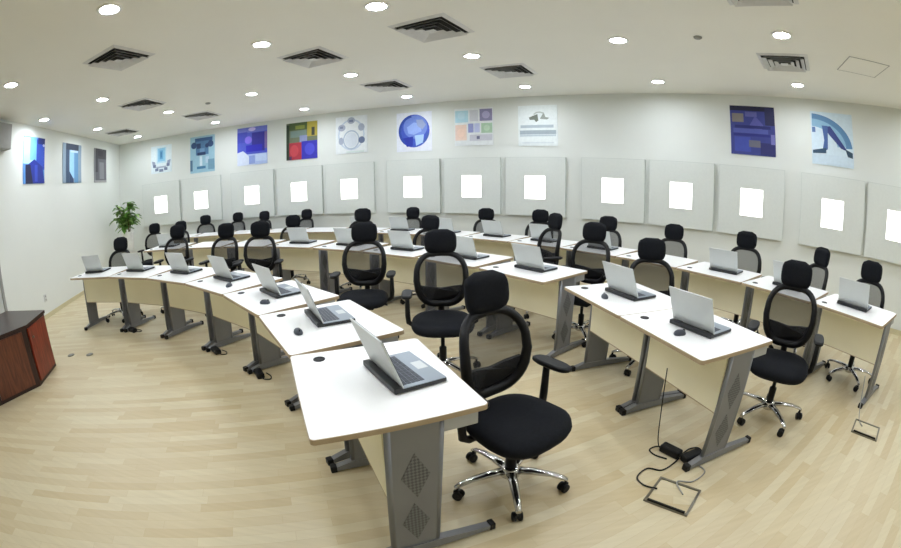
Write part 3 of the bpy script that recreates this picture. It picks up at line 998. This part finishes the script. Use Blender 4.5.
CHAIRS = [
    # head rest x, y, top z, direction of the back, turn of the star base, label
    (0.165, 2.000, 1.130, 126, 0.000, 'turned to the camera behind the nearest front arc desk'),
    (-0.080, 3.500, 1.163, 93, 0.000, 'behind the second front arc desk from the camera'),
    (-0.850, 4.210, 1.168, 92, 0.000, 'behind the third front arc desk from the camera'),
    (-2.350, 4.960, 1.165, 98, 0.000, 'behind the middle desk of the front arc'),
    (-2.960, 5.130, 1.153, 88, 0.000, 'behind the front arc desk third from the left wall'),
    (-3.890, 5.220, 1.175, 96, 0.000, 'behind the front arc desk second from the left wall'),
    (-4.670, 4.700, 1.113, 104, -0.105, 'behind the front arc desk closest to the left wall'),
    (2.490, 2.250, 1.135, 41, 0.000, 'at the near end desk of the right-hand middle arc pair'),
    (1.774, 3.455, 1.103, 72, 0.000, 'at the rear desk of the right-hand middle arc pair'),
    (1.480, 4.210, 1.158, 48, 0.000, 'at the first desk of the long middle arc'),
    (1.250, 4.980, 1.185, 20, 0.000, 'seen side-on at the second desk of the middle arc'),
    (-0.250, 5.640, 1.109, 64, -0.105, 'at the third desk of the middle arc'),
    (-1.300, 6.380, 1.175, 82, -0.314, 'behind the fourth desk of the middle arc'),
    (-2.570, 6.740, 1.094, 92, -0.524, 'behind the fourth middle arc desk from its left end'),
    (-5.000, 6.840, 1.120, 98, 0.000, 'at the left end of the middle arc'),
    (-5.660, 6.780, 1.125, 103, 0.000, 'outermost of two at the middle arc left end'),
    (3.961, 2.391, 1.113, 24, 0.000, 'at the right end desk of the rear arc'),
    (3.831, 3.065, 1.121, -8, 0.314, 'narrow looking, at the second rear arc desk'),
    (3.390, 4.000, 1.140, 46, -0.314, 'at the third rear arc desk from the right end'),
    (2.800, 4.819, 1.105, 44, -0.314, 'at the fourth rear arc desk from the right end'),
    (2.189, 5.655, 1.108, 56, -0.209, 'at the fifth rear arc desk from the right end'),
    (1.388, 6.509, 1.122, 66, -0.209, 'between sixth and seventh rear arc desks'),
    (0.597, 7.089, 1.100, 90, 0.419, 'facing the camera at the eighth rear arc desk'),
    (-0.648, 7.670, 1.095, 64, 0.105, 'at the ninth rear arc desk from the right end'),
    (-2.878, 8.380, 1.087, 72, 0.000, 'at the rear arc desk fourth from its left end'),
    (-3.852, 8.391, 1.099, 80, 0.314, 'at the rear arc desk third from its left end'),
    (-4.550, 8.466, 1.104, 88, 0.524, 'at the rear arc desk second from its left end'),
    (-5.388, 8.378, 1.104, 118, -0.209, 'at the left end desk of the rear arc'),
]
for i, (hx, hy, hz, ba, spin, lab) in enumerate(CHAIRS):
    if i == 0:
        root = chair0; mapping = {o: o for o in chairk}
    else:
        root, mapping = copy_tree(chair0, chairk)
    bd = polar_dir(ba)
    root.location = (hx - bd.x * 0.235, hy - bd.y * 0.235, 0)
    root.rotation_euler = (0, 0, R(ba - 90))
    dz = max(-0.06, min(0.08, hz - 1.138))
    for src in chairk[chair0]:
        o = mapping[src]
        nm = src.name.split('.')[0]
        o.location.z = dz if nm in UPPER else 0.0
        if nm not in UPPER: o.rotation_euler = (0, 0, spin)
    tag(root, 'black mesh chair with headrest ' + lab, 'chair', 'black office chairs')

# ------------------------------------------------------------------ floor boxes, cables and power adapters
def build_floor_box():
    root = empty('floor_box')
    mb = MB().use(M['brass'])
    a, b, w = 0.135, 0.12, 0.014
    for x0, x1, y0, y1 in ((-a, a, -b, -b + w), (-a, a, b - w, b), (-a, -a + w, -b + w, b - w), (a - w, a, -b + w, b - w)):
        mb.box(x0, x1, y0, y1, 0, 0.012)
    mb.build('frame', root)
    mb = MB().use(M['floor'])
    mb.box(-a + w, a - w, -b + w, b - w, 0.0, 0.005)
    mb.build('cover', root)
    mb = MB().use(M['black'])
    mb.box(-a + 0.02, a - 0.02, -b + 0.001, -b + w - 0.001, 0.012, 0.024, bev=0.002)
    mb.build('cable_flap', root)
    return root
fb0 = build_floor_box()
fbk = kid_map(fb0)
for j, (x, y, rz, lab) in enumerate(((1.17, 1.52, -47, 'square metal floor box beside the near end of the middle arc pair'), (3.09, 1.49, -62, 'square metal floor box below the right end of the rear arc'))):
    o = fb0 if j == 0 else copy_tree(fb0, fbk)[0]
    o.location = (x, y, 0); o.rotation_euler = (0, 0, R(rz))
    tag(o, lab, 'floor box', 'floor boxes')

for j, (x, y, lab) in enumerate(((-4.31, 3.02, 'small grey floor socket lid just right of the wooden cabinet'), (-4.02, 3.12, 'small grey floor socket lid, farther of two right of the wooden cabinet'))):
    mb = MB().use(M['brass'])
    mb.lathe([(0.05, 0.0), (0.05, 0.004), (0.042, 0.006)], 20)
    o = mb.build('floor_socket', loc=(x, y, 0))
    tag(o, lab, 'floor socket', 'floor sockets')
    mb = MB().use(M['greybox'])
    mb.box(-0.02, 0.02, -0.02, 0.02, 0.0055, 0.008)
    mb.build('socket_lid', o)

def spline(pts, n=10):
    out = []
    P = [Vector(p) for p in pts]
    P = [P[0]] + P + [P[-1]]
    for i in range(1, len(P) - 2):
        for k in range(n):
            t = k / n
            a, b, c, d_ = P[i - 1], P[i], P[i + 1], P[i + 2]
            out.append(0.5 * ((2 * b) + (c - a) * t + (2 * a - 5 * b + 4 * c - d_) * t * t + (3 * b - a - 3 * c + d_) * t ** 3))
    out.append(P[-2])
    return out
def cable(name, label, pts, r=0.005, mat='black'):
    mb = MB().use(M[mat])
    mb.tube(spline(pts), r, 6)
    o = mb.build(name)
    tag(o, label, 'cable', 'floor cables')
    return o
cable('power_cable', 'thin black cable looping out of the floor box to the left', [(1.10, 1.60, 0.012), (1.04, 1.66, 0.006), (1.03, 1.74, 0.006), (1.12, 1.80, 0.006), (1.20, 1.76, 0.006), (1.30, 1.80, 0.006), (1.36, 1.84, 0.006)])
cable('power_cable', 'thin grey cable looping from the floor box under the desk end', [(1.22, 1.50, 0.018), (1.24, 1.62, 0.014), (1.34, 1.60, 0.006), (1.46, 1.66, 0.006), (1.44, 1.76, 0.006), (1.40, 1.80, 0.006)], 0.0045, 'greybox')
cable('power_cable', 'thin cable hanging down from the right-hand pair of desks to the adapters', [(1.27, 2.08, 0.52), (1.265, 2.05, 0.3), (1.27, 2.0, 0.05), (1.30, 1.94, 0.006), (1.36, 1.87, 0.006)], 0.004)
cable('power_cable', 'thin grey cable hanging from the right end desk to its floor box', [(3.28, 1.80, 0.3), (3.22, 1.72, 0.1), (3.18, 1.66, 0.012), (3.12, 1.60, 0.012), (3.09, 1.545, 0.011)], 0.0045, 'greybox')

def build_adapter():
    root = empty('power_adapter')
    mb = MB().use(M['black'])
    mb.box(-0.075, 0.075, -0.035, 0.035, 0.0, 0.05, bev=0.012)
    mb.build('adapter_body', root)
    mb = MB().use(M['black'])
    mb.tube(spline([(0.07, 0, 0.02), (0.11, 0.02, 0.012), (0.12, 0.07, 0.006), (0.06, 0.09, 0.006), (-0.02, 0.07, 0.006)]), 0.005, 6)
    mb.build('adapter_cord', root)
    return root
ad0 = build_adapter()
adk = kid_map(ad0)
def foot_pos(c, a, side, dy, dx=0.0):
    n = polar_dir(a); u = Vector((n.y, -n.x))
    return c + u * (side * 0.372 + dx) + n * dy
ADS = [((1.33, 1.91), 120, 'nearest the floor box under the right-hand pair of desks'), ((1.437, 1.812), 12, 'touching the end leg of the right-hand pair of desks')]
for (c, a, txt), tx in ((FRONT[3], 'middle front arc desk'), (FRONT[2], 'third front arc desk from the camera'), (FRONT[5], 'front arc desk second from the left wall')):
    p = foot_pos(c, a, -1, -0.16, 0.105)
    ADS.append(((p.x, p.y), a - 100, 'by the left leg of the ' + tx))
for j, ((x, y), rz, lab) in enumerate(ADS):
    o = ad0 if j == 0 else copy_tree(ad0, adk)[0]
    o.location = (x, y, 0); o.rotation_euler = (0, 0, R(rz))
    tag(o, 'black adapter ' + lab, 'power adapter', 'black power adapters on the floor')

# ------------------------------------------------------------------ low dark wood cabinet at the left edge
P = [Vector((-4.27, 2.71)), Vector((-4.00, 2.23)), Vector((-4.15, 1.64)), Vector((-4.30, 1.00)), Vector((-4.95, 1.05)), Vector((-5.05, 2.55))]
CH = 0.62
root = empty('wooden_cabinet', (-4.4, 1.9, 0))
off = Vector((-4.4, 1.9))
mb = MB().use(M['mahogd'])
mb.prism([tuple(p - off) for p in reversed(P)], 0.0, CH - 0.03)
mb.build('carcass', root)
ctr = sum((p for p in P), Vector((0, 0))) / len(P)
mb = MB().use(M['mahogd'])
mb.prism([tuple(p - off + (p - ctr).normalized() * 0.02) for p in reversed(P)], CH - 0.03, CH)
mb.build('cabinet_top', root)
def front_panel(a, b, m, name, inset=0.035, z0=0.04, z1=CH - 0.045):
    d_ = (b - a); L = d_.length; d_.normalize()
    n = Vector((-d_.y, d_.x))
    if (ctr - a).dot(n) > 0: n = -n
    mb = MB().use(m)
    q = [a + d_ * inset, b - d_ * inset]
    r0 = [Vector((*(q[0] - off - n * 0.005), z0)), Vector((*(q[1] - off - n * 0.005), z0)), Vector((*(q[1] - off - n * 0.005), z1)), Vector((*(q[0] - off - n * 0.005), z1))]
    r1 = [p + Vector((n.x, n.y, 0)) * 0.022 for p in r0]
    mb.rings([r0, r1], smooth=False)
    o = mb.build(name, root)
    # small knob
    kp = q[1] - d_ * 0.06 - off + n * 0.017
    mbk = MB().use(M['brass'])
    ax = Vector((n.x, n.y, 0)).to_track_quat('Z', 'Y').to_matrix().to_4x4()
    mbk.lathe([(0.006, 0), (0.006, 0.012), (0.012, 0.016), (0.012, 0.024), (0.004, 0.028)], 12, Matrix.Translation((kp.x, kp.y, z1 - 0.10)) @ ax)
    mbk.build('knob', o)
front_panel(P[0], P[1], M['mahog'], 'door')
front_panel(P[1], P[2], M['mahog2'], 'door', 0.06)
front_panel(P[2], P[3], M['mahog2'], 'door', 0.04)
tag(root, 'low red-brown wooden cabinet with angled front at the left edge', 'cabinet')

# ------------------------------------------------------------------ potted plant in the left corner
PX, PY = -7.08, 7.40
root = empty('potted_plant', (PX, PY, 0))
mb = MB().use(M['pot'])
mb.lathe([(0.11, 0.0), (0.12, 0.01), (0.145, 0.90), (0.155, 0.94), (0.155, 0.96), (0.14, 0.96), (0.135, 0.90)], 28)
mb.build('pot', root)
mb = MB().use(M['soil'])
mb.lathe([(0.136, 0.90), (0.136, 0.915)], 20)
mb.build('soil', root)
mb = MB().use(M['stem'])
rnd = random.Random(5)
tips = []
for k in range(9):
    t = rnd.uniform(0, 2 * PI); rr = rnd.uniform(0.05, 0.28); h = rnd.uniform(1.25, 1.62)
    b0 = (0.06 * math.cos(t), 0.06 * math.sin(t), 0.90)
    tip = (rr * math.cos(t), rr * math.sin(t), h)
    mid = (0.5 * rr * math.cos(t), 0.5 * rr * math.sin(t), 0.96 + 0.6 * (h - 0.96))
    mb.tube(spline([b0, mid, tip], 5), 0.009, 6)
    tips.append((Vector(b0), Vector(mid), Vector(tip)))
mb.build('stem', root)
mb = MB()
for k in range(230):
    b0, mid, tip = rnd.choice(tips)
    f = rnd.uniform(0.25, 1.0)
    p = b0.lerp(mid, f * 2) if f < 0.5 else mid.lerp(tip, f * 2 - 1)
    az = rnd.uniform(0, 2 * PI); L = rnd.uniform(0.14, 0.24); W = L * rnd.uniform(0.2, 0.3)
    dirv = Vector((math.cos(az), math.sin(az), rnd.uniform(-0.1, 0.8))).normalized()
    side = dirv.cross(Vector((0, 0, 1))).normalized()
    drop = Vector((0, 0, -1))
    mb.use(M['leaf'] if rnd.random() < 0.65 else M['leaf2'])
    prev = None
    for q in range(5):
        s = q / 4
        c = p + dirv * L * s + drop * L * 0.45 * s * s
        w = W * math.sin(PI * (0.08 + 0.9 * s)) 
        cur = [mb.v(c - side * w + Vector((0, 0, 0.01))), mb.v(c - Vector((0, 0, 0.006))), mb.v(c + side * w + Vector((0, 0, 0.01)))]
        if prev:
            for j in range(2): mb.face([prev[j], prev[j + 1], cur[j + 1], cur[j]], True)
        prev = cur
o = mb.build('foliage', root)
tag(root, 'tall green leafy plant in a white pot in the left corner', 'plant')

# ------------------------------------------------------------------ world, camera, view
w = bpy.data.worlds.new('World')
sc.world = w
w.use_nodes = True
w.node_tree.nodes['Background'].inputs[0].default_value = (0.8, 0.85, 0.9, 1)
w.node_tree.nodes['Background'].inputs[1].default_value = 0.0

cam = bpy.data.cameras.new('camera')
co = bpy.data.objects.new('camera', cam)
COL.objects.link(co)
co.location = (0, 0, 1.56)
co.rotation_mode = 'XYZ'
m = Matrix.Rotation(PI / 2 - R(12.42), 4, 'X') @ Matrix.Rotation(-0.0109, 4, 'Z')
co.rotation_euler = m.to_euler()
cam.type = 'PANO'
cam.sensor_fit = 'HORIZONTAL'
cam.sensor_width = 36.0
cam.sensor_height = 36.0 * 548 / 901
tgt = cam.cycles if hasattr(cam, 'cycles') and hasattr(cam.cycles, 'panorama_type') else cam
tgt.panorama_type = 'FISHEYE_EQUISOLID'
tgt.fisheye_lens = 433.06 * 36.0 / 901
tgt.fisheye_fov = PI
cam.clip_start = 0.02
cam.clip_end = 200
sc.camera = co

sc.view_settings.view_transform = 'Standard'
sc.view_settings.look = 'None'
sc.view_settings.gamma = 1.0
sc.view_settings.use_curve_mapping = False
sc.view_settings.exposure = 0.0
sc.cycles.max_bounces = 10
sc.cycles.diffuse_bounces = 6
sc.cycles.transparent_max_bounces = 16
sc.cycles.use_denoising = True
sc.cycles.sample_clamp_indirect = 6.0
